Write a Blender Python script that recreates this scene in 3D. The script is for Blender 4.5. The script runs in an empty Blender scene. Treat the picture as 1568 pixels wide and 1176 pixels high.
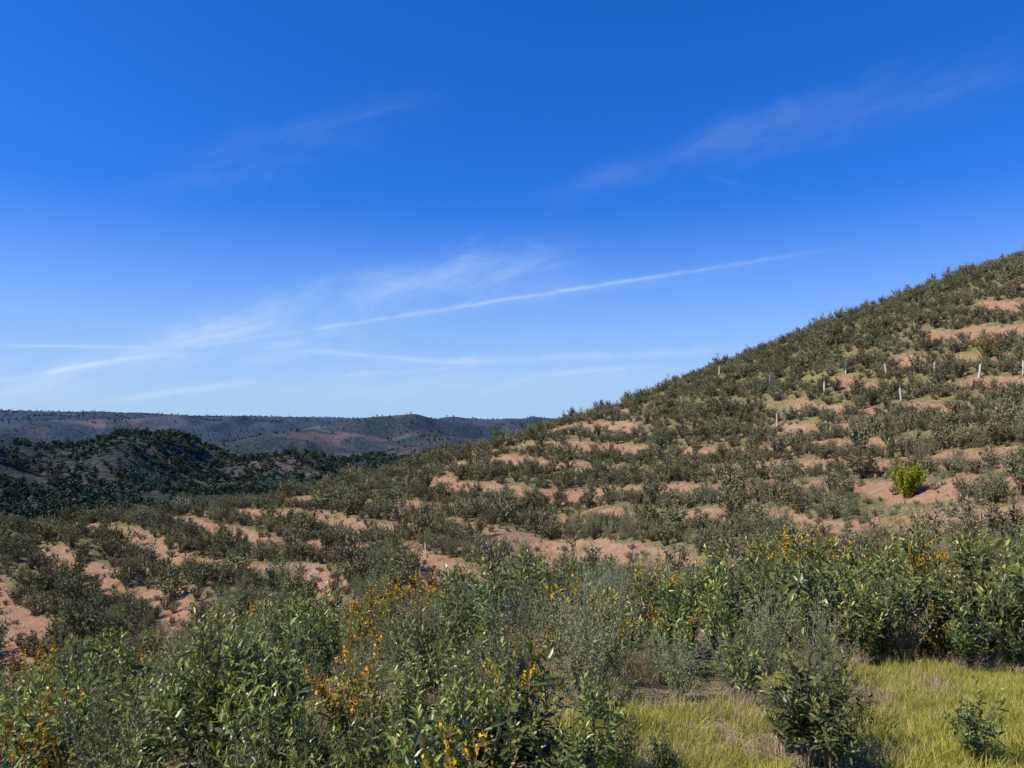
import bpy, math, numpy as np
from mathutils import Vector
rad=math.radians
scene=bpy.context.scene
EYE=2.1
F=1160.0
PITCH=rad(3.06)
SUN_AZ=rad(-106); SUN_EL=rad(46)

# ---------------------------------------------------------------- helpers
def ray(u,v):
    a=(u-784)/F; b=(588-v)/F
    return a, math.cos(PITCH)-b*math.sin(PITCH), math.sin(PITCH)+b*math.cos(PITCH)
def azs(u,v):
    dx,dy,dz=ray(u,v); return math.atan2(dx,dy), dz/math.hypot(dx,dy)
def pchip(x,y,xi):
    x=np.asarray(x,float); y=np.asarray(y,float); h=np.diff(x); d=np.diff(y)/h
    m=np.zeros_like(y); m[0]=d[0]; m[-1]=d[-1]
    for i in range(1,len(x)-1):
        if d[i-1]*d[i]>0:
            w1=2*h[i]+h[i-1]; w2=h[i]+2*h[i-1]
            m[i]=(w1+w2)/(w1/d[i-1]+w2/d[i])
    k=np.clip(np.searchsorted(x,xi)-1,0,len(x)-2)
    t=np.clip((xi-x[k])/h[k],0,1)
    return ((1+2*t)*(1-t)**2*y[k]+t*(1-t)**2*h[k]*m[k]+t*t*(3-2*t)*y[k+1]+t*t*(t-1)*h[k]*m[k+1])
def hsh(i,j,s):
    n=(i.astype(np.int64)*374761393+j.astype(np.int64)*668265263+s*974634777)&0x7fffffff
    n=((n^(n>>13))*1274126177)&0x7fffffff
    n=(n^(n>>16))&0x7fffffff
    return (n%100003)/100003.0
def vn(x,y,s=0):
    xi=np.floor(x); yi=np.floor(y); fx=x-xi; fy=y-yi
    fx=fx*fx*(3-2*fx); fy=fy*fy*(3-2*fy)
    a=hsh(xi,yi,s); b=hsh(xi+1,yi,s); c=hsh(xi,yi+1,s); d=hsh(xi+1,yi+1,s)
    return (a*(1-fx)+b*fx)*(1-fy)+(c*(1-fx)+d*fx)*fy
def fbm(x,y,s=0,o=4):
    r=0;a=.5;t=0
    for k in range(o):
        r=r+a*vn(x*2**k+17.3*k,y*2**k-9.1*k,s+k); t+=a; a*=.5
    return r/t
def sst(a,b,x):
    t=np.clip((x-a)/(b-a),0,1); return t*t*(3-2*t)

# ---------------------------------------------------------------- terrain
C=[ # u, z5, z12, valley r,v, mid r,v, ridge r,v | far v at 300,520,900,1500, ridge r,v
(-600,-2.7,-5.2,36,1080,48,980,58,880, 850,775,716,676,2600,624),
(0,-2.5,-4.5,36,1015,50,912,64,826, 835,768,712,674,2600,628),
(200,-2.4,-4.1,36,972,50,882,66,804, 820,758,706,672,2600,633),
(400,-2.3,-3.8,35,932,50,852,70,776, 805,750,702,672,2600,638),
(600,-2.2,-3.4,34,892,54,803,78,727, 790,740,698,672,2800,643),
(784,-2.15,-3.2,34,864,56,768,88,672, 780,730,692,668,3000,645),
(950,-2.1,-3.1,32,852,60,738,96,622, 780,730,692,668,3000,648),
(1100,-2.1,-3.0,30,840,60,702,104,565,780,730,692,668,3000,648),
(1300,-2.05,-2.9,27,824,60,657,115,494,780,730,692,668,3000,648),
(1568,-2.0,-2.7,23,806,58,612,130,413,780,730,692,668,3000,648),
(2300,-1.9,-2.3,20,780,58,500,140,240,780,730,692,668,3000,648)]
caz=[];feat=[]
for c in C:
    caz.append(azs(c[0],700)[0])
    def Z(r,v): return r*azs(c[0],v)[1]
    zr=Z(c[7],c[8])
    rr=c[7]
    f=[(0.3,-2.0),(2,-2.02),(5,c[1]),(12,c[2]),(c[3],Z(c[3],c[4])),(c[5],Z(c[5],c[6])),(rr,zr),(rr+16,zr-1.2),(rr+60,zr-16),
       (300,Z(300,c[9])),(520,Z(520,c[10])),(900,Z(900,c[11])),(1500,Z(1500,c[12])),(c[13],Z(c[13],c[14])),(4200,Z(c[13],c[14])-40),(9000,-60)]
    feat.append(f)
back=[(0.3,-2.0),(2,-2.0),(5,-2.0),(12,-1.6),(30,0),(50,2),(90,6),(110,7),(160,4),(300,0),(520,-5),(900,-10),(1500,0),(2600,20),(4200,0),(9000,-60)]
caz=[rad(-180)]+[rad(-130)]+caz+[rad(130),rad(180)]
feat=[back,back]+feat+[back,back]
feat=np.array(feat)
NF=feat.shape[1]
AZ=np.concatenate([np.linspace(rad(-180),rad(-50),60,endpoint=False),np.linspace(rad(-50),rad(50),820),np.linspace(rad(50),rad(180),61)[1:-1]])
R=np.concatenate([np.geomspace(.3,14,110,endpoint=False),np.geomspace(14,160,360,endpoint=False),np.geomspace(160,9000,380)])
fr=np.array([pchip(caz,feat[:,k,0],AZ) for k in range(NF)])
fz=np.array([pchip(caz,feat[:,k,1],AZ) for k in range(NF)])
nA,nR=len(AZ),len(R)
ZZ=np.zeros((nA,nR))
for i in range(nA):
    ZZ[i]=pchip(np.log(fr[:,i]),fz[:,i],np.log(R))
RR=np.broadcast_to(R,(nA,nR)); AA=np.broadcast_to(AZ[:,None],(nA,nR))
X=RR*np.sin(AA); Y=RR*np.cos(AA)
def hillmask(x,y):
    r=np.hypot(x,y); return sst(17,27,r)*(1-sst(150,200,r))
def softp(v): return np.log1p(np.exp(np.clip(v,-30,30)))
def rowphase(x,y):
    w=-.61*x+.79*y-.7*softp(x/3)*3
    s=.9*x+.42*y+.44*5*softp((w-38)/5)+5.2*(fbm(x/24,y/24,5,3)-.5)*2+1.6*(fbm(x/5,y/5,8,3)-.5)
    return (s/5.4)%1.0
def hidx(x,y):   # bare/overgrown balance over the hill
    r=np.hypot(x,y)
    cen=np.exp(-(((x-10)/13)**2+((y-43)/16)**2))
    return fbm(x/11,y/11,21,4)+.18*cen-.17*sst(66,104,r)-.03
def soilf(x,y):
    ph=rowphase(x,y)
    band=sst(.52,.62,ph)*(1-sst(.88,.98,ph))
    h=hidx(x,y)
    m=band*sst(.33,.49,h)
    patch=sst(.57,.67,fbm(x/2.6,y/2.6,31,3))
    m=np.clip(m+.6*patch*sst(.46,.60,h),0,1)
    return m*hillmask(x,y)
def grassf(x,y):
    r=np.hypot(x,y)
    clr=np.maximum(sst(.1,.5,x)*(1-sst(5.5,6.0,y)), sst(2.9,3.5,x)*(1-sst(7.6,8.4,y)))
    clr=np.maximum(clr,np.exp(-(((x+1.1)/.7)**2+((y-4.3)/.8)**2)))
    n=fbm(x/.9,y/.9,41,3)
    near=clr*sst(.34,.54,n+.10*sst(2,3,x))
    h=.9*np.exp(-(((x-1.5)/1.8)**2+((y-38)/4)**2))+np.exp(-(((x+9)/1.6)**2+((y-42)/4)**2))*.5
    hh=sst(.58,.68,fbm(x/4,y/4,51,3))*.35*hillmask(x,y)
    return np.clip(near*(1-sst(9,11,r))+h+hh,0,1)
hm=hillmask(X,Y)
ph=rowphase(X,Y)
terr=np.where(ph<.6,-ph/.6,-1+(ph-.6)/.4)*.36
ZZ=ZZ+hm*terr+hm*.6*(fbm(X/5,Y/5,3,3)-.5)+.12*(fbm(X/.7,Y/.7,4,3)-.5)*(1-sst(20,60,RR))
gx=X-(1.5+(Y-36)*.12)
ZZ=ZZ-1.1*np.exp(-(gx/3.0)**2)*sst(22,30,Y)*(1-sst(50,70,Y))
fam=sst(200,700,RR)
def ridged(x,y,s,o=3):
    q=np.abs(2*fbm(x,y,s,o)-1); return 1-np.sqrt(q*q+.004)
XR=.8*X+.6*Y; YR=-.6*X+.8*Y
far_rel=(ridged(XR/640,YR/360,61)-.80)*70*(.3+.7*sst(500,1000,RR))+ (ridged(X/200,Y/200,66)-.78)*26
far_rel*=fam*(1-.88*sst(1600,2450,RR))
for (rk,am,wd,wob,sd_) in ((1000,26,110,200,81),(1420,30,140,240,84),(1980,24,170,240,87)):
    rc=rk+wob*(fbm(AA*3.2,AA*0,sd_,3)-.5)*2.4+rk*.3*AA
    far_rel=far_rel+am*(.05+1.15*sst(.25,.75,fbm(AA*5.0,AA*0+3,sd_+1,2)))*np.exp(-((RR-rc)/wd)**2)
far_rel=far_rel+(ridged(X/110+.3*fbm(X/60,Y/60,9,2),Y/420,69,2)-.75)*18*fam*(1-.8*sst(1900,2500,RR))
ZZ=ZZ+far_rel+fam*2*(fbm(X/45,Y/45,71,2)-.5)+9*sst(1800,2300,RR)*(fbm(X/300,Y/500,72,3)-.5)*2
logR=np.log(R)
def ground(x,y):
    x=np.asarray(x,float);y=np.asarray(y,float)
    a=np.arctan2(x,y); lr=np.log(np.maximum(np.hypot(x,y),.31))
    i=np.clip(np.searchsorted(AZ,a)-1,0,nA-2); j=np.clip(np.searchsorted(logR,lr)-1,0,nR-2)
    ta=np.clip((a-AZ[i])/(AZ[i+1]-AZ[i]),0,1); tr=np.clip((lr-logR[j])/(logR[j+1]-logR[j]),0,1)
    return EYE+((ZZ[i,j]*(1-ta)+ZZ[i+1,j]*ta)*(1-tr)+(ZZ[i,j+1]*(1-ta)+ZZ[i+1,j+1]*ta)*tr)
def site(u,v,rmin=2.5):
    az,s=azs(u,v); r=np.geomspace(rmin,4000,4000)
    x=r*math.sin(az); y=r*math.cos(az); g=ground(x,y)-EYE
    k=np.argmax(g>=r*s)
    return float(x[k]),float(y[k]),float(r[k])

verts=np.stack([X,Y,ZZ+EYE],-1).reshape(-1,3)
verts=np.vstack([verts,[[0,0,EYE-2.0]]])
ii,jj=np.meshgrid(np.arange(nA),np.arange(nR-1),indexing='ij')
i2=(ii+1)%nA
quads=np.stack([ii*nR+jj,ii*nR+jj+1,i2*nR+jj+1,i2*nR+jj],-1).reshape(-1,4)
tri=np.stack([np.full(nA,nA*nR),np.arange(nA)*nR,((np.arange(nA)+1)%nA)*nR],-1)
me=bpy.data.meshes.new("ground")
me.vertices.add(len(verts)); me.vertices.foreach_set("co",verts.astype(np.float32).ravel())
nl=quads.size+tri.size
me.loops.add(nl); me.loops.foreach_set("vertex_index",np.concatenate([quads.ravel(),tri.ravel()]).astype(np.int32))
me.polygons.add(len(quads)+len(tri))
ls=np.concatenate([np.arange(len(quads))*4,quads.size+np.arange(len(tri))*3]).astype(np.int32)
me.polygons.foreach_set("loop_start",ls)
me.update(calc_edges=True); me.validate()
me.polygons.foreach_set("use_smooth",np.ones(len(me.polygons),bool))
def addattr(me,name,arr):
    a=me.attributes.new(name,'FLOAT','POINT'); a.data.foreach_set("value",np.asarray(arr,np.float32).ravel())
def blob(u,v,r,su,sr):
    a0=azs(u,v)[0]
    return np.exp(-((AA-a0)/(su/F))**2-((RR-r)/sr)**2)
fs=blob(180,655,1500,75,300)+.8*blob(265,665,1150,45,160)+.9*blob(420,655,1450,95,220)+.8*blob(560,670,1200,80,160)+.4*blob(760,655,1900,50,250)+.7*blob(60,740,560,120,40)+.7*blob(380,725,720,140,50)+.5*blob(620,690,1000,60,120)
fs=np.clip(fs*1.1*sst(.45,.64,fbm(X/70,Y/50,77,3)),0,1)
# dirt tracks cut across the far slopes
for (rk,wob,sd_,lo,hi) in ((1230,170,121,-.33,-.02),(980,120,123,-.50,-.10),(680,80,125,-.55,-.22)):
    rc=rk+wob*(fbm(AA*6,AA*0,sd_,3)-.5)*3
    fs=np.maximum(fs,.8*np.exp(-((RR-rc)/(rk*.0065))**2)*sst(lo,lo+.05,AA)*(1-sst(hi-.05,hi,AA)))
z1=lambda a:np.append(np.asarray(a).ravel(),0)
addattr(me,"soil",z1(soilf(X,Y))); addattr(me,"grass",z1(grassf(X,Y)))
addattr(me,"hill",z1(hm)); addattr(me,"far",z1(sst(140,260,RR))); addattr(me,"fsoil",z1(fs)); addattr(me,"dist_haze",z1(sst(200,2400,RR)))
g_ob=bpy.data.objects.new("ground_terrain",me); scene.collection.objects.link(g_ob)

# ---------------------------------------------------------------- node helpers
class NT:
    def __init__(s,nt): s.t=nt; nt.nodes.clear()
    def n(s,typ,**k):
        nd=s.t.nodes.new(typ)
        for a,b in k.items(): setattr(nd,a,b)
        return nd
    def put(s,sock,v):
        if isinstance(v,bpy.types.NodeSocket): s.t.links.new(v,sock)
        else:
            if isinstance(v,(tuple,list)) and len(v)==3 and sock.type=='RGBA': v=(*v,1)
            sock.default_value=v
    def m(s,op,a,b=None,c=None,clamp=False):
        nd=s.n('ShaderNodeMath',operation=op,use_clamp=clamp)
        s.put(nd.inputs[0],a)
        if b is not None: s.put(nd.inputs[1],b)
        if c is not None: s.put(nd.inputs[2],c)
        return nd.outputs[0]
    def vm(s,op,a,b):
        nd=s.n('ShaderNodeVectorMath',operation=op); s.put(nd.inputs[0],a); s.put(nd.inputs[1],b)
        return nd.outputs['Value'] if op=='DOT_PRODUCT' else nd.outputs[0]
    def mix(s,f,a,b,bt='MIX'):
        nd=s.n('ShaderNodeMix',data_type='RGBA',blend_type=bt)
        s.put(nd.inputs[0],f); s.put(nd.inputs[6],a); s.put(nd.inputs[7],b); return nd.outputs[2]
    def attr(s,name): return s.n('ShaderNodeAttribute',attribute_name=name).outputs['Fac']
    def noise(s,vec,scale,det=4,rough=.55,col=False):
        nd=s.n('ShaderNodeTexNoise'); s.put(nd.inputs['Vector'],vec); nd.inputs['Scale'].default_value=scale
        nd.inputs['Detail'].default_value=det; nd.inputs['Roughness'].default_value=rough
        return nd.outputs['Color' if col else 'Fac']
    def ss(s,x,a,b):
        nd=s.n('ShaderNodeMapRange',interpolation_type='SMOOTHSTEP'); s.put(nd.inputs[0],x); nd.inputs[1].default_value=a; nd.inputs[2].default_value=b
        return nd.outputs[0]
def newmat(name):
    m=bpy.data.materials.new(name); m.use_nodes=True; return m,NT(m.node_tree)

m,t=newmat("ground_mat")
pos=t.n('ShaderNodeNewGeometry').outputs['Position']
n1=t.noise(pos,.9,4); n2=t.noise(pos,5,4,.65); n3=t.noise(pos,24,2,.7)
base=t.mix(t.ss(n2,.35,.65),(.17,.13,.07),(.36,.28,.155))
base=t.mix(t.ss(n1,.45,.62),base,(.17,.185,.06))
base=t.mix(t.ss(n3,.55,.7),base,(.42,.34,.21))
hb=t.mix(t.ss(n2,.35,.65),(.18,.145,.075),(.38,.285,.165))
hb=t.mix(t.ss(n1,.45,.61),hb,(.20,.195,.08))
base=t.mix(t.attr("hill"),base,hb)
gr=t.mix(t.ss(n2,.3,.7),(.24,.27,.045),(.42,.38,.10))
base=t.mix(t.m('MULTIPLY',t.attr("grass"),t.ss(n2,.2,.45)),base,gr)
so=t.mix(t.ss(n2,.3,.7),(.37,.20,.11),(.52,.31,.185))
so=t.mix(t.ss(n1,.50,.66),so,(.46,.33,.20))
so=t.mix(t.ss(n3,.58,.72),so,(.60,.43,.30))
so=t.mix(t.ss(n3,.42,.30),so,(.22,.12,.07))
sf=t.ss(t.m('ADD',t.attr("soil"),t.m('MULTIPLY',t.m('SUBTRACT',n2,.5),1.9)),.28,.66)
base=t.mix(sf,base,so)
f1=t.noise(pos,.16,4,.7); f2=t.noise(pos,.012,4,.6); f3=t.noise(pos,.05,4,.6)
fc=t.mix(t.ss(f3,.4,.62),(.042,.058,.032),(.078,.082,.050))
fc=t.mix(t.ss(f2,.54,.68),fc,(.115,.092,.062))
fc=t.mix(t.ss(f1,.44,.57),fc,(.026,.040,.023))
fsc=t.mix(t.ss(f1,.35,.6),(.23,.125,.08),(.36,.24,.155))
fc=t.mix(t.m('MULTIPLY',t.attr("fsoil"),t.ss(f1,.70,.45)),fc,fsc)
fc=t.mix(t.m('MULTIPLY_ADD',t.attr("dist_haze"),.50,.08),fc,(.075,.115,.20))  # aerial haze painted into the ground colour as a bluish tint growing with range
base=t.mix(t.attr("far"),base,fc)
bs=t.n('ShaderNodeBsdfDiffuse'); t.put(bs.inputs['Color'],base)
b1=t.n('ShaderNodeBump'); b1.inputs['Distance'].default_value=.16; b1.inputs['Strength'].default_value=1.0; t.put(b1.inputs['Height'],t.m('ADD',n2,t.m('MULTIPLY',n3,.4)))
b2=t.n('ShaderNodeBump'); b2.inputs['Distance'].default_value=4; t.put(b2.inputs['Strength'],t.m('MULTIPLY',t.attr("far"),.8)); t.put(b2.inputs['Height'],f1)
t.put(b2.inputs['Normal'],b1.outputs[0]); t.put(bs.inputs['Normal'],b2.outputs[0])
o=t.n('ShaderNodeOutputMaterial'); t.put(o.inputs[0],bs.outputs[0])
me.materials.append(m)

def leafmat(name,c1,c2,ct,rough=.45,tr=.3,gloss=.0,inst=.35,warm=None,haze=0):
    m,t=newmat(name)
    col=t.mix(t.attr("lv"),c1,c2)
    rnd=t.n('ShaderNodeObjectInfo').outputs['Random']
    if warm: col=t.mix(t.m('MULTIPLY',t.ss(rnd,.45,1.0),.8),col,warm)
    col=t.mix(t.attr("tip"),col,ct)
    hs=t.n('ShaderNodeHueSaturation'); t.put(hs.inputs['Color'],col)
    t.put(hs.inputs['Value'],t.m('MULTIPLY_ADD',t.m('FRACT',t.m('MULTIPLY',rnd,7.31)),inst*2,1-inst))
    t.put(hs.inputs['Hue'],t.m('MULTIPLY_ADD',t.m('FRACT',t.m('MULTIPLY',rnd,13.7)),.03,.48))
    o=t.n('ShaderNodeOutputMaterial')
    if gloss>0:
        bs=t.n('ShaderNodeBsdfPrincipled'); t.put(bs.inputs['Base Color'],hs.outputs[0]); bs.inputs['Roughness'].default_value=rough
        bs.inputs['Specular IOR Level'].default_value=gloss
    else:
        bs=t.n('ShaderNodeBsdfDiffuse'); t.put(bs.inputs['Color'],hs.outputs[0])
    if tr>0:
        tl=t.n('ShaderNodeBsdfTranslucent'); t.put(tl.inputs[0],t.mix(1.0,hs.outputs[0],(1.3,1.4,.6),'MULTIPLY'))
        mx=t.n('ShaderNodeMixShader'); mx.inputs[0].default_value=tr; t.put(mx.inputs[1],bs.outputs[0]); t.put(mx.inputs[2],tl.outputs[0])
        t.put(o.inputs[0],mx.outputs[0])
    else: t.put(o.inputs[0],bs.outputs[0])
    return m
def plain(name,c1,c2,scale=20,rough=.9):
    m,t=newmat(name); pos=t.n('ShaderNodeTexCoord').outputs['Object']
    bs=t.n('ShaderNodeBsdfDiffuse'); t.put(bs.inputs['Color'],t.mix(t.noise(pos,scale,1),c1,c2))
    o=t.n('ShaderNodeOutputMaterial'); t.put(o.inputs[0],bs.outputs[0]); return m
M_stem=plain("stem_bark",(.14,.10,.06),(.25,.18,.11))
M_grey=plain("dry_stem",(.20,.19,.12),(.30,.27,.18))
M_rock=leafmat("rockrose_leaf",(.045,.072,.020),(.17,.21,.055),(.46,.49,.10),.36,.22,.5,.32)
M_hill=leafmat("scrub_leaf",(.105,.118,.056),(.25,.255,.125),(.31,.315,.15),.6,0,0,.38,warm=(.25,.20,.125))
M_heat=leafmat("heather_leaf",(.15,.185,.09),(.31,.34,.17),(.35,.36,.20),.7,.10,0,.24,warm=(.28,.24,.14))
M_oran=leafmat("gorse_leaf",(.11,.13,.04),(.20,.18,.06),(.98,.52,.02),.6,.15,0,.08)
M_gras=leafmat("grass_blade",(.27,.31,.045),(.54,.50,.11),(.58,.50,.19),.6,.3,0,.25)
M_dry=leafmat("dry_grass_blade",(.36,.27,.15),(.54,.42,.25),(.56,.46,.3),.8,0,0,.25)
M_yel=leafmat("bright_bush_leaf",(.22,.25,.02),(.40,.40,.04),(.46,.46,.06),.6,.2,0,.1)
M_tree=leafmat("far_tree_leaf",(.048,.074,.045),(.09,.12,.068),(.11,.138,.08),.8,0,0,.35)

# ---------------------------------------------------------------- plant builder
class MB:
    def __init__(s): s.V=[];s.Fc=[];s.mi=[];s.lv=[];s.tip=[];s.n=0
    def add(s,v,f,mi,lv,tip):
        v=np.asarray(v,float).reshape(-1,3); k=len(v)
        s.V.append(v); s.Fc+= [tuple(int(a)+s.n for a in q) for q in f]; s.mi+=[mi]*len(f)
        s.lv.append(np.broadcast_to(lv,(k,)).astype(float)); s.tip.append(np.broadcast_to(tip,(k,)).astype(float)); s.n+=k
    def tube(s,P,r0,r1,mi=0):
        P=np.asarray(P); n=len(P); vs=[];fs=[]
        for i,p in enumerate(P):
            r=r0+(r1-r0)*i/(n-1)
            for k in range(3):
                a=k*2.0944; vs.append(p+np.array([math.cos(a)*r,math.sin(a)*r,0]))
        for i in range(n-1):
            for k in range(3): fs.append((i*3+k,i*3+(k+1)%3,i*3+3+(k+1)%3,i*3+3+k))
        s.add(vs,fs,mi,.5,0)
    def leaves(s,P,D,N,L,W,lv,tip,detail=0,mi=1,droop=.15):
        P=np.asarray(P,float);D=np.asarray(D,float);N=np.asarray(N,float)
        D=D/np.linalg.norm(D,axis=1,keepdims=True)
        S=np.cross(D,N); S/=np.linalg.norm(S,axis=1,keepdims=True)+1e-9
        U=np.cross(S,D); n=len(P); L=np.broadcast_to(L,(n,))[:,None]; W=np.broadcast_to(W,(n,))[:,None]/2
        if detail==0:
            v=np.stack([P,P+D*L*.5+S*W,P+D*L-U*L*droop,P+D*L*.5-S*W],1); k=4
            pat=[(0,1,2,3)]
        else:
            c1=P+D*L*.33; c2=P+D*L*.7-U*L*droop*.5
            v=np.stack([P,c1+S*W*.85+U*W*.35,c2+S*W*.8+U*W*.3,P+D*L-U*L*droop,c2-S*W*.8+U*W*.3,c1-S*W*.85+U*W*.35,c1,c2],1); k=8
            pat=[(0,1,6),(1,2,7,6),(2,3,7),(3,4,7),(4,5,6,7),(5,0,6)]
        f=[tuple(i*k+a for a in q) for i in range(n) for q in pat]
        s.add(v.reshape(-1,3),f,mi,np.repeat(np.broadcast_to(lv,(n,)),k),np.repeat(np.broadcast_to(tip,(n,)),k))
    def obj(s,name,mats,smooth=False):
        me=bpy.data.meshes.new(name); me.from_pydata(np.vstack(s.V).tolist(),[],s.Fc)
        for m in mats: me.materials.append(m)
        me.polygons.foreach_set("material_index",np.array(s.mi,np.int32))
        addattr(me,"lv",np.concatenate(s.lv)); addattr(me,"tip",np.concatenate(s.tip)); me.update()
        return bpy.data.objects.new(name,me)

def shrub(name,seed,H=1.,Rr=.45,n_main=11,n_br=4,spacing=.035,L=.075,W=.024,detail=1,mats=None,leaf_from=.3,tipamt=.7,tippow=4,pair=2,elev=.9,rnd_or=.3,blen=.32,stemr=.008,upr=1.3,hvar=.7):
    g=np.random.default_rng(seed); mb=MB(); P=[];D=[];N=[];LL=[];T=[]
    def twig(pts,start):
        pts=np.array(pts); seg=np.linalg.norm(np.diff(pts,axis=0),axis=1); cum=np.concatenate([[0],np.cumsum(seg)]); tot=cum[-1]
        nn=max(2,int(tot*(1-start)/spacing)); a0=g.uniform(0,6.28)
        for k in range(nn+1):
            d=tot*(start+(1-start)*k/nn)
            p=np.array([np.interp(d,cum,pts[:,c]) for c in range(3)])
            q=np.array([np.interp(min(d+.02,tot+.001),cum,pts[:,c]) for c in range(3)]); q0=np.array([np.interp(max(d-.02,0),cum,pts[:,c]) for c in range(3)])
            tg=(q-q0)/(np.linalg.norm(q-q0)+1e-9)
            s1=np.cross(tg,[.3,.9,.2]); s1/=np.linalg.norm(s1)+1e-9; s2=np.cross(tg,s1)
            fr=k/nn
            for j in range(pair):
                a=a0+k*1.5708+j*6.283/pair+g.normal(0,.25)
                rd=s1*math.cos(a)+s2*math.sin(a)
                el=elev*(.6+.8*fr)+g.normal(0,.2)
                d_=rd*math.cos(el)+tg*math.sin(el)+g.normal(0,rnd_or,3)*.5
                P.append(p); D.append(d_); N.append(tg*math.cos(el)-rd*math.sin(el)+g.normal(0,rnd_or,3))
                LL.append(L*g.uniform(.6,1.15)*(1-.45*fr**3)); T.append(tipamt*fr**tippow*g.uniform(.3,1))
    for i in range(n_main):
        th=g.uniform(0,6.283); ro=math.sqrt(g.uniform(0.02,1)); h=H*(1-.35*ro**2)*g.uniform(hvar,1.05)
        b=np.array([math.cos(th),math.sin(th),0])*Rr*.15*ro; e=np.array([math.cos(th),math.sin(th),0])*Rr*ro
        ts=np.linspace(0,1,6); w=g.normal(0,.02*H,(6,3)); w[0]=0; w[:,2]=0
        pts=[b+(e-b)*t_**upr+np.array([0,0,h*t_])+w[k] for k,t_ in enumerate(ts)]
        pts[0][2]=-.05
        mb.tube(pts,stemr,stemr*.3); twig(pts,leaf_from)
        for j in range(n_br):
            t_=g.uniform(.2,.85); k=int(t_*5); p0=pts[k]+(pts[k+1]-pts[k])*(t_*5-k)
            a=g.uniform(0,6.283); dr=np.array([math.cos(a)*.6+math.cos(th)*.35,math.sin(a)*.6+math.sin(th)*.35,g.uniform(.6,1.1)])
            ln=blen*H*g.uniform(.5,1.1)*(1.15-t_*.6)
            q=[p0,p0+dr*ln*.5*np.array([1,1,.8]),p0+dr*ln*np.array([.85,.85,1.1])]
            mb.tube(q,stemr*.5,stemr*.2); twig(q,.15)
    LL=np.array(LL)
    mb.leaves(P,D,N,LL,LL*W/L,g.uniform(0,1,len(P)),np.clip(np.array(T),0,1),detail)
    return mb.obj(name,mats)

def tuft(name,seed,n=45,H=.2,spread=.1,w=.004,mats=None,lean=.5):
    g=np.random.default_rng(seed); mb=MB()
    V=[];f=[];lv=[];tp=[]
    for i in range(n):
        a=g.uniform(0,6.283); r=spread*math.sqrt(g.uniform()); b=np.array([math.cos(a)*r,math.sin(a)*r,-.02])
        a2=a+g.normal(0,.8); h=H*g.uniform(.4,1.1); l=lean*h*g.uniform(.2,1.1); d=np.array([math.cos(a2),math.sin(a2),0]); sd=np.array([-d[1],d[0],0])*w/2
        if g.uniform()<.5: sd=np.array([d[1]*.5+d[0]*.5,-d[0]*.5+d[1]*.5,0])*w*.7
        k=len(V); m1=b+d*l*.3+np.array([0,0,h*.6]); tp_=b+d*l+np.array([0,0,h])
        V+=[b-sd,b+sd,m1+sd*.8,m1-sd*.8,tp_]; f+=[(k,k+1,k+2,k+3),(k+3,k+2,k+4)]
        q=g.uniform(); lv+=[q]*5; tp+=[0,0,.3,.3,.8*g.uniform()]
    mb.add(V,f,0,0,0); mb.lv=[np.array(lv)]; mb.tip=[np.array(tp)]
    return mb.obj(name,mats)

def fartree(name,seed,H=7,kind='round'):
    g=np.random.default_rng(seed); mb=MB()
    mb.tube([(0,0,-.5),(.1,.05,H*.3),(.15,-.1,H*.75)],.2,.06)
    P=[];S=[]
    nc=10
    for c in range(nc):
        a=g.uniform(0,6.28); q=math.sqrt(g.uniform())
        if kind=='pine': z=H*g.uniform(.35,1); rr=H*.26*(1.15-z/H)*1.6*q; cr=H*.12
        else: z=H*g.uniform(.3,.88); rr=H*.34*q; cr=H*.15
        ctr=np.array([math.cos(a)*rr,math.sin(a)*rr,z])
        if c<5: mb.tube([(.1,0,H*.3+z*.2),ctr],.07,.03)
        d=g.normal(0,1,(16,3)); d/=np.linalg.norm(d,axis=1,keepdims=True)
        P.append(ctr+d*cr*g.uniform(.5,1.15,(16,1))*[1,1,.75])
    P=np.vstack(P); n=len(P)
    mb.leaves(P,g.normal(0,1,(n,3)),g.normal(0,1,(n,3)),H*g.uniform(.12,.2,n),H*.12,g.uniform(0,1,n),np.clip((P[:,2]/H-.6)*1.5,0,1)*g.uniform(0,1,n))
    return mb.obj(name,[M_stem,M_tree])

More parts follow.
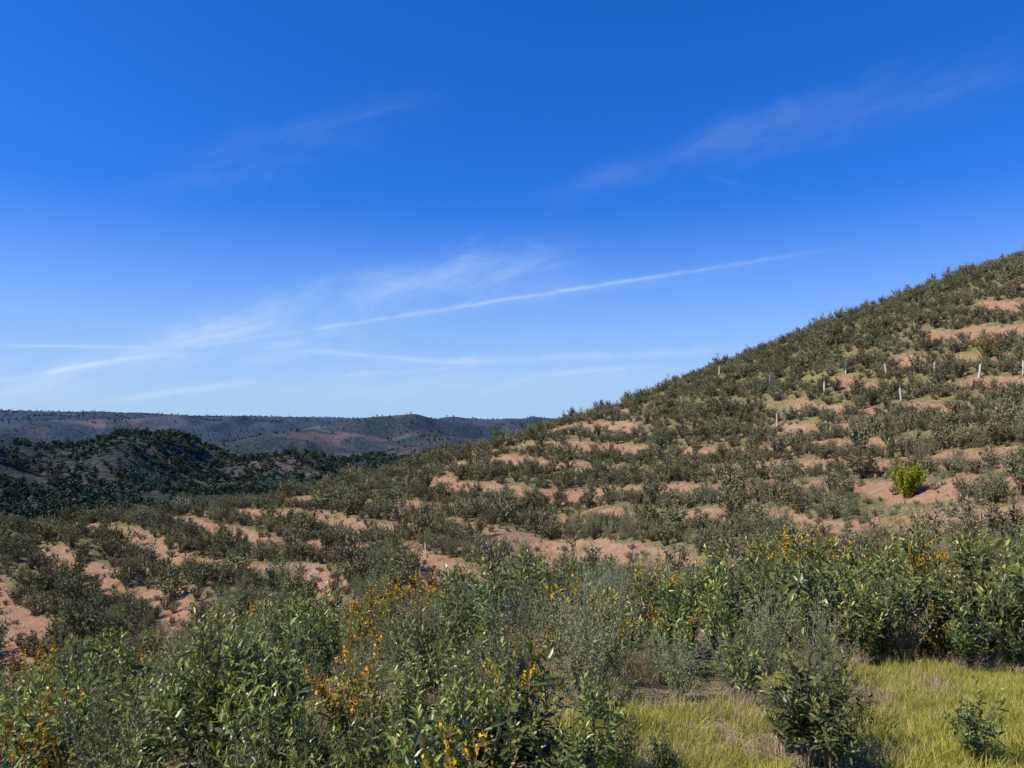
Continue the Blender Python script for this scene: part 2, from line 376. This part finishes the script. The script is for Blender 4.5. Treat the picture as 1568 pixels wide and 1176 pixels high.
# ---------------------------------------------------------------- scatter by geometry nodes
def scatter(name,x,y,scale,idx,protos,seed,tilt=.12,z=None,sink=.0,zs=None):
    n=len(x); g=np.random.default_rng(seed)
    col=bpy.data.collections.new(name+"_kinds")
    for p in protos: col.objects.link(p)
    me=bpy.data.meshes.new(name); me.vertices.add(n)
    zz=ground(x,y)-sink
    me.vertices.foreach_set("co",np.stack([x,y,zz],-1).astype(np.float32).ravel())
    a=me.attributes.new("rot",'FLOAT_VECTOR','POINT'); a.data.foreach_set("vector",np.stack([g.normal(0,tilt,n),g.normal(0,tilt,n),g.uniform(0,6.283,n)],-1).astype(np.float32).ravel())
    zs=np.ones(n) if zs is None else zs
    a=me.attributes.new("scl",'FLOAT_VECTOR','POINT'); a.data.foreach_set("vector",np.stack([scale,scale,scale*zs],-1).astype(np.float32).ravel())
    a=me.attributes.new("idx",'INT','POINT'); a.data.foreach_set("value",np.asarray(idx,np.int32))
    ob=bpy.data.objects.new(name,me); scene.collection.objects.link(ob)
    ng=bpy.data.node_groups.new(name+"_gn",'GeometryNodeTree')
    ng.interface.new_socket(name="Geometry",in_out='INPUT',socket_type='NodeSocketGeometry')
    ng.interface.new_socket(name="Geometry",in_out='OUTPUT',socket_type='NodeSocketGeometry')
    N=ng.nodes; gi=N.new('NodeGroupInput'); go=N.new('NodeGroupOutput'); iop=N.new('GeometryNodeInstanceOnPoints'); ci=N.new('GeometryNodeCollectionInfo')
    ci.inputs['Collection'].default_value=col; ci.inputs['Separate Children'].default_value=True; ci.inputs['Reset Children'].default_value=True
    def na(nm,ty):
        q=N.new('GeometryNodeInputNamedAttribute'); q.data_type=ty; q.inputs['Name'].default_value=nm; return q.outputs['Attribute']
    Lk=ng.links.new
    Lk(gi.outputs[0],iop.inputs['Points']); Lk(ci.outputs[0],iop.inputs['Instance']); iop.inputs['Pick Instance'].default_value=True
    Lk(na("idx",'INT'),iop.inputs['Instance Index']); Lk(na("rot",'FLOAT_VECTOR'),iop.inputs['Rotation']); Lk(na("scl",'FLOAT_VECTOR'),iop.inputs['Scale'])
    Lk(iop.outputs[0],go.inputs[0])
    md=ob.modifiers.new("instances",'NODES'); md.node_group=ng
    return ob
def sector(n,r0,r1,a0,a1,g,power=2.0):
    r=(r0**power+(r1**power-r0**power)*g.uniform(0,1,n))**(1/power); a=np.radians(g.uniform(a0,a1,n))
    return r*np.sin(a),r*np.cos(a),r
def thin(x,y,md):
    md=np.broadcast_to(md,x.shape); cell={} ; keep=[]; cs=float(md.max())
    for i in range(len(x)):
        k=(int(x[i]//cs),int(y[i]//cs)); ok=True
        for a in (-1,0,1):
            for b in (-1,0,1):
                for j in cell.get((k[0]+a,k[1]+b),()):
                    if (x[i]-x[j])**2+(y[i]-y[j])**2<min(md[i],md[j])**2: ok=False;break
                if not ok:break
            if not ok:break
        if ok: cell.setdefault(k,[]).append(i); keep.append(i)
    return np.array(keep)

G=np.random.default_rng(11)
rock=[shrub("rockrose_kind_%d"%i,100+i,H=1.0,Rr=.28+.05*(i%3),n_main=8+i%3,n_br=3,spacing=.050,L=.105,W=.034,mats=[M_stem,M_rock],tipamt=1.0,tippow=3,elev=.7,hvar=.55,blen=.28) for i in range(6)]
heat=[shrub("heather_kind_%d"%i,200+i,H=1.0,Rr=.42,n_main=28,n_br=2,spacing=.033,L=.055,W=.016,detail=0,mats=[M_grey,M_heat],leaf_from=.15,tipamt=.8,tippow=2,pair=2,elev=1.0,blen=.22,stemr=.004) for i in range(3)]
oran=[shrub("gorse_kind_%d"%i,300+i,H=1.0,Rr=.42,n_main=12,n_br=4,spacing=.032,L=.055,W=.034,detail=0,mats=[M_stem,M_oran],leaf_from=.3,tipamt=2.4,tippow=6,pair=2,rnd_or=.7,stemr=.006) for i in range(3)]
hill=[shrub("scrub_kind_%d"%i,400+i,H=1.0,Rr=.60,n_main=14,n_br=4,spacing=.10,L=.12,W=.06,detail=0,mats=[M_stem,M_hill],leaf_from=.12,tipamt=.8,tippow=2,pair=2,rnd_or=.8,stemr=.014,blen=.34) for i in range(6)]
low=[shrub("low_scrub_kind_%d"%i,450+i,H=1.0,Rr=.8,n_main=9,n_br=2,spacing=.16,L=.26,W=.12,detail=0,mats=[M_stem,M_hill],leaf_from=.1,tipamt=.8,tippow=2,pair=2,rnd_or=.8,stemr=.02,blen=.4) for i in range(4)]
yel=shrub("bright_bush",500,H=1.0,Rr=.55,n_main=34,n_br=6,spacing=.05,L=.085,W=.055,detail=0,mats=[M_stem,M_yel],leaf_from=.05,rnd_or=.9,stemr=.01)
gtuft=[tuft("grass_kind_%d"%i,600+i,60,.13,.13,.005,[M_gras],.7) for i in range(3)]
dtuft=[tuft("dry_grass_kind_%d"%i,620+i,50,.30,.12,.004,[M_dry],.7) for i in range(3)]
trees=[fartree("far_tree_kind_%d"%i,700+i,7,'pine' if i%2 else 'round') for i in range(4)]

bx,by,br=site(1390,762,20)
# hillside scrub
x,y,r=sector(44000,15,155,-43,43,G,1.7)
so_=soilf(x,y); ph=rowphase(x,y); gf=grassf(x,y); h=hidx(x,y)
p=(1-sst(.50,.60,ph)*(1-sst(.91,.99,ph))*.86*sst(.30,.46,h))*(1-.7*so_)*(1-.55*gf)*(.55+.45*sst(.30,.44,fbm(x/6,y/6,91,3)+.1*sst(70,100,r)))
k=G.uniform(0,1,len(x))<p
tb=(x*bx+y*by)/br; lb=np.abs(x*by-y*bx)/br
k&=~((lb<1.4)&(tb>br-7)&(tb<br+2))
x,y,r=x[k],y[k],r[k]
sc=np.clip(G.lognormal(-.20,.42,len(x)),.3,1.9)*(.66+.34*sst(22,36,r))
k=thin(x,y,sc*.64); x,y,r,sc=x[k],y[k],r[k],sc[k]
hx=(r<42)&(G.uniform(0,1,len(x))<.35)
scatter("hillside_heather",x[hx],y[hx],sc[hx]*1.1,G.integers(0,3,hx.sum()),[o.copy() for o in heat],21)
x,y,r,sc=x[~hx],y[~hx],r[~hx],sc[~hx]
scatter("hillside_scrub",x,y,sc,G.integers(0,6,len(x)),hill,1,zs=G.uniform(.75,1.2,len(x)))
# dry tufts on hill
x,y,r=sector(7000,15,90,-40,40,G,1.3)
k=G.uniform(0,1,len(x))<(.8-.35*soilf(x,y)); x,y,r=x[k],y[k],r[k]
scatter("hillside_dry_grass",x,y,G.uniform(.6,1.3,len(x)),G.integers(0,3,len(x)),[tuft("hill_grass_kind_%d"%i,640+i,28,.20,.2,.016,[M_gras if i==0 else M_dry],.7) for i in range(3)],2)
x,y,r=sector(8500,18,115,-40,40,G,1.4)
k=G.uniform(0,1,len(x))<(.9-.3*soilf(x,y)); x,y,r=x[k],y[k],r[k]
scatter("hillside_low_scrub",x,y,G.uniform(.12,.36,len(x)),G.integers(0,4,len(x)),low,3)

# foreground mix
x,y,r=sector(7000,3.1,18,-42,42,G,1.8)
gf=grassf(x,y)
clr=np.maximum(((x>.15)&(y<6.0)&(x<8)).astype(float),((x>3.0)&(y<8.0)).astype(float))
k=(clr<.5)&(G.uniform(0,1,len(x))>.5*gf); x,y,r=x[k],y[k],r[k]
k=thin(x,y,.40+.011*r); x,y,r=x[k],y[k],r[k]
ty=fbm(x/1.6,y/1.6,111,2)+G.normal(0,.07,len(x))
is_h=(ty>.54)|((np.abs(y-7.0)<.9)&(x>-3)&(x<3.2)&(G.uniform(0,1,len(x))<.5))
is_o=(~is_h)&(ty<.32)
is_r=~(is_h|is_o)
hg=G.uniform(.45,1.1,len(x))*(1+.018*r)*(1+.30*sst(-2.5,-6,x)*sst(8,12,r))
scatter("foreground_rockrose",x[is_r],y[is_r],hg[is_r],G.integers(0,6,is_r.sum()),[o.copy() for o in rock],4,.08,zs=G.uniform(.95,1.15,is_r.sum()))
scatter("foreground_heather",x[is_h],y[is_h],hg[is_h]*.85,G.integers(0,3,is_h.sum()),heat,5,.08)
scatter("foreground_gorse",x[is_o],y[is_o],hg[is_o]*.85,G.integers(0,3,is_o.sum()),[o.copy() for o in oran],6,.1)
# grass
x,y,r=sector(12000,3,10,-40,42,G,1.6)
gf=grassf(x,y); k=G.uniform(0,1,len(x))<gf*.8+.03; x,y=x[k],y[k]
scatter("meadow_grass",x,y,G.uniform(.4,1.15,len(x)),G.integers(0,3,len(x)),gtuft,7,.25)
x,y,r=sector(4500,3,14,-42,42,G,1.6)
n=fbm(x/.7,y/.7,131,2); k=G.uniform(0,1,len(x))<sst(.42,.6,n)*(1-.6*grassf(x,y)); x,y=x[k],y[k]
scatter("dry_grass",x,y,G.uniform(.3,.85,len(x)),G.integers(0,3,len(x)),[o.copy() for o in dtuft],8,.3)

# single plants of the foreground
def place(src,name,u,vb,vt,rmin=2.5,wide=1.0,seed=0):
    x,y,r=site(u,vb,rmin); h=(vb-vt)/F*math.hypot(r,2.2)*1.05
    o=bpy.data.objects.new(name,src.data); o.location=(x,y,float(ground(x,y))-.02); o.scale=(h*wide,h*wide,h)
    o.rotation_euler=(0,0,(u*1.37)%6.28); scene.collection.objects.link(o); return o
for i,(u,vb,vt,w) in enumerate([(1245,1172,975,1.15),(1200,1150,1020,1.0),(1492,1168,1058,1.0),(820,1210,995,1.15),(755,1230,1030,1.2),(880,1225,1055,1.0),(490,1210,1070,1.0),(950,1200,1085,.9),(1018,1190,1105,.9),
        (745,985,840,1.1),(1405,1005,855,1.2),(1475,990,845,1.1),(1550,1005,830,1.2),(1215,1000,812,1.2),(1290,980,845,1.1),(1150,985,845,1.1),(95,1215,1045,1.2),(330,1180,980,1.2),(235,1190,1030,1.1),(40,1180,1060,1.1),(560,1150,1005,1.1),(925,1030,895,1.1),(660,1060,920,1.1),(1300,1120,1015,1.0),(1060,960,842,1.1),(860,970,850,1.1),
        (700,1200,1040,1.1),(400,1215,1080,1.1),(930,1120,1010,1.0),(1440,1010,905,1.0),(1360,990,895,1.0),(640,1130,1025,1.0),(1275,1180,1050,1.0),(1350,1015,880,1.1),(1510,1020,880,1.1)]):
    place(rock[i%6],"rockrose_shrub",u,vb,vt,wide=w)
for i,(u,vb,vt) in enumerate([(320,1060,985),(620,985,875),(575,980,895),(650,975,880),(1195,920,812),(1250,915,808),(1000,960,860),(120,1180,1070),(400,1000,915),(30,1120,1010),(1000,930,870),(1420,1010,930),(300,1030,955),(1510,550,515)]):
    place(oran[i%3],"gorse_shrub",u,vb,vt,wide=1.1)
o=place(yel,"bright_green_bush",1390,762,714,20)

# tree shelters (pale plastic tubes on stakes)
M_tube=plain("shelter_plastic",(.58,.59,.48),(.70,.69,.58),6,.5); M_stake=plain("stake_wood",(.30,.22,.13),(.42,.32,.2))
def shelter_mesh():
    V=[];Fc=[];mi=[];n=14
    for (ra,z) in ((.07,-.02),(.07,.4),(.072,.8),(.085,.86),(.078,.86),(.062,.8),(.062,.0)):
        for k in range(n):
            a=k*6.28318/n; V.append((ra*math.cos(a),ra*math.sin(a),z))
    for i in range(6):
        for k in range(n): Fc.append((i*n+k,i*n+(k+1)%n,(i+1)*n+(k+1)%n,(i+1)*n+k)); mi.append(0)
    b=len(V)
    for z in (-.1,1.05):
        for dx,dy in ((.095,-.015),(.125,-.015),(.125,.015),(.095,.015)): V.append((dx,dy,z))
    for q in ((0,1,5,4),(1,2,6,5),(2,3,7,6),(3,0,4,7),(4,5,6,7)): Fc.append(tuple(b+a for a in q)); mi.append(1)
    m=bpy.data.meshes.new("tree_shelter"); m.from_pydata(V,[],Fc); m.materials.append(M_tube); m.materials.append(M_stake)
    m.polygons.foreach_set("material_index",mi); return m
sm=shelter_mesh()
for (u,v) in [(1295,570),(1357,572),(1431,572),(1499,576),(1567,572),(1201,642),(1190,650),(1487,664),(1560,665),(1101,572),(1180,590),(1044,620),(1262,600),(1380,612),(690,842),(652,846)]:
    x,y,r=site(u,v+4,18); s_=1.1 if r>50 else .6
    o=bpy.data.objects.new("tree_shelter",sm); o.location=(x,y,float(ground(x,y))+.05); o.scale=(s_*.9,s_*.9,s_*1.1)
    o.rotation_euler=(G.normal(0,.04),G.normal(0,.04),G.uniform(0,6)); scene.collection.objects.link(o)

# distant trees
x,y,r=sector(10000,230,950,-40,8,G,1.6)
u_=np.degrees(np.arctan2(x,y))
strip=sst(.43,.50,fbm(x/150,y/30,141,3))
k=G.uniform(0,1,len(x))<(.12+.8*strip)*(1-.5*sst(-18,0,u_)); x,y,r=x[k],y[k],r[k]
x2,y2,r2=sector(17000,800,3000,-40,8,G,1.4)
k=G.uniform(0,1,len(x2))<.15+.6*sst(.44,.58,fbm(x2/140,y2/140,151,4)); x2,y2,r2=x2[k],y2[k],r2[k]
s=np.concatenate([G.uniform(.45,1.15,len(x)),G.uniform(.3,.75,len(x2))]); x=np.concatenate([x,x2]); y=np.concatenate([y,y2])
scatter("distant_trees",x,y,s,G.integers(0,4,len(x)),trees,9,.03)

# ---------------------------------------------------------------- sky
w=bpy.data.worlds.new("World"); scene.world=w; w.use_nodes=True; t=NT(w.node_tree)
sky=t.n('ShaderNodeTexSky',sky_type='NISHITA'); sky.sun_disc=False; sky.sun_elevation=SUN_EL; sky.sun_rotation=SUN_AZ%(2*math.pi)
sky.air_density=1.0; sky.dust_density=.2; sky.ozone_density=3.0; sky.altitude=300
sp=t.n('ShaderNodeSeparateColor'); t.put(sp.inputs[0],sky.outputs[0])
def grade(s,k,e): return t.m('MULTIPLY',t.m('POWER',t.m('MULTIPLY',s,.1),e),k*10)
cc=t.n('ShaderNodeCombineColor'); t.put(cc.inputs[0],grade(sp.outputs[0],.80,1.8)); t.put(cc.inputs[1],grade(sp.outputs[1],.68,.93)); t.put(cc.inputs[2],grade(sp.outputs[2],1.6,.88))
dirv=t.n('ShaderNodeTexCoord').outputs['Generated']
dz=t.n('ShaderNodeSeparateXYZ'); t.put(dz.inputs[0],dirv)
skyc=t.mix(t.m('MULTIPLY',t.ss(dz.outputs[2],.30,-.05),.95),cc.outputs[0],(4.2,6.4,8.8))
Lv=Vector(ray(200,560)).normalized(); Rv=Vector(ray(1200,300)).normalized()
wn=Lv.cross(Rv).normalized(); wc=(Lv+Rv).normalized(); wt=wn.cross(wc).normalized()
al0=t.vm('DOT_PRODUCT',dirv,tuple(wt)); ac0=t.vm('DOT_PRODUCT',dirv,tuple(wn))
def wind_noise(sa,sc,det,seed):
    cb=t.n('ShaderNodeCombineXYZ'); t.put(cb.inputs[0],t.m('MULTIPLY',al0,sa)); t.put(cb.inputs[1],t.m('MULTIPLY',ac0,sc)); cb.inputs[2].default_value=seed
    nz=t.n('ShaderNodeTexNoise'); t.put(nz.inputs['Vector'],cb.outputs[0]); nz.inputs['Scale'].default_value=1.6; nz.inputs['Detail'].default_value=det; nz.inputs['Roughness'].default_value=.6; nz.inputs['Distortion'].default_value=.7
    return nz.outputs[0]
nzs=wind_noise(5,17,5,1.3); nzf=wind_noise(8,12,3,7.7)
ms=t.ss(nzs,.22,.78); mf=t.ss(nzf,.15,.6)
ws=t.m('SUBTRACT',nzf,.5)
cloud={0:None,1:None}
S=[(430,512,1170,398,2.8,.28,0),(430,514,1170,402,10,.08,0),(0,529,200,532,2.2,.26,0),(-20,586,215,546,3.2,.34,0),(195,552,420,486,26,.36,1),(240,520,560,520,26,.22,1),
(400,478,820,395,26,.13,1),(520,440,900,420,36,.15,1),(450,535,735,557,4,.32,0),(500,577,700,562,4,.22,0),(140,618,400,583,5,.26,0),(-50,610,240,560,22,.32,1),(600,556,1110,537,6,.26,0),
(850,300,1260,165,18,.06,1),(1080,235,1560,95,28,.05,1),(250,285,640,160,26,.06,1),(1088,272,1132,281,4,.08,1),(300,600,1000,580,18,.18,1),(820,575,1000,560,4,.18,0)]
for q,(u1,v1,u2,v2,wd,amt,soft) in enumerate(S):
    d1=Vector(ray(u1,v1)).normalized(); d2=Vector(ray(u2,v2)).normalized()
    nn=d1.cross(d2).normalized(); c=(d1+d2).normalized(); tt=nn.cross(c).normalized(); half=d1.angle(d2)/2
    al=t.vm('DOT_PRODUCT',dirv,tuple(tt)); ac=t.vm('DOT_PRODUCT',dirv,tuple(nn)); fw=t.m('GREATER_THAN',t.vm('DOT_PRODUCT',dirv,tuple(c)),0)
    ac2=t.m('ADD',ac,t.m('MULTIPLY',ws,wd/F*(2.6 if soft else 2.2)))
    sq=t.m('DIVIDE',ac2,wd/F); a2=t.m('DIVIDE',al,half); a2=t.m('MULTIPLY',a2,a2)
    e=t.m('ADD',t.m('MULTIPLY',sq,sq),t.m('MULTIPLY',a2,a2))
    g_=t.m('MULTIPLY',t.m('EXPONENT',t.m('MULTIPLY',e,-1)),t.m('MULTIPLY',fw,amt))
    cloud[soft]=g_ if cloud[soft] is None else t.m('ADD',cloud[soft],g_)
cl=t.m('ADD',t.m('MULTIPLY',cloud[0],mf),t.m('MULTIPLY',cloud[1],t.m('MULTIPLY',ms,1.4)))
out=t.mix(t.m('MINIMUM',cl,.6),skyc,(7.2,8.6,10.2))
bg=t.n('ShaderNodeBackground'); t.put(bg.inputs[0],out); bg.inputs[1].default_value=.10
o=t.n('ShaderNodeOutputWorld'); t.put(o.inputs[0],bg.outputs[0])
w.cycles.sampling_method='MANUAL'; w.cycles.sample_map_resolution=512

sl=bpy.data.lights.new("sun",'SUN'); sl.energy=5.0; sl.angle=rad(.5); sl.color=(1,.94,.81)
so=bpy.data.objects.new("sun",sl); scene.collection.objects.link(so)
sd=Vector((math.sin(SUN_AZ)*math.cos(SUN_EL),math.cos(SUN_AZ)*math.cos(SUN_EL),math.sin(SUN_EL)))
so.rotation_euler=sd.to_track_quat('Z','Y').to_euler(); so.location=(0,0,50)

cam=bpy.data.cameras.new("camera"); cam.sensor_width=36; cam.lens=36*F/1568; cam.clip_end=20000; cam.clip_start=.1
co=bpy.data.objects.new("camera",cam); co.location=(0,0,EYE); co.rotation_euler=(rad(90)+PITCH,0,0); scene.collection.objects.link(co); scene.camera=co
scene.view_settings.view_transform='Standard'; scene.view_settings.look='None'; scene.view_settings.exposure=0
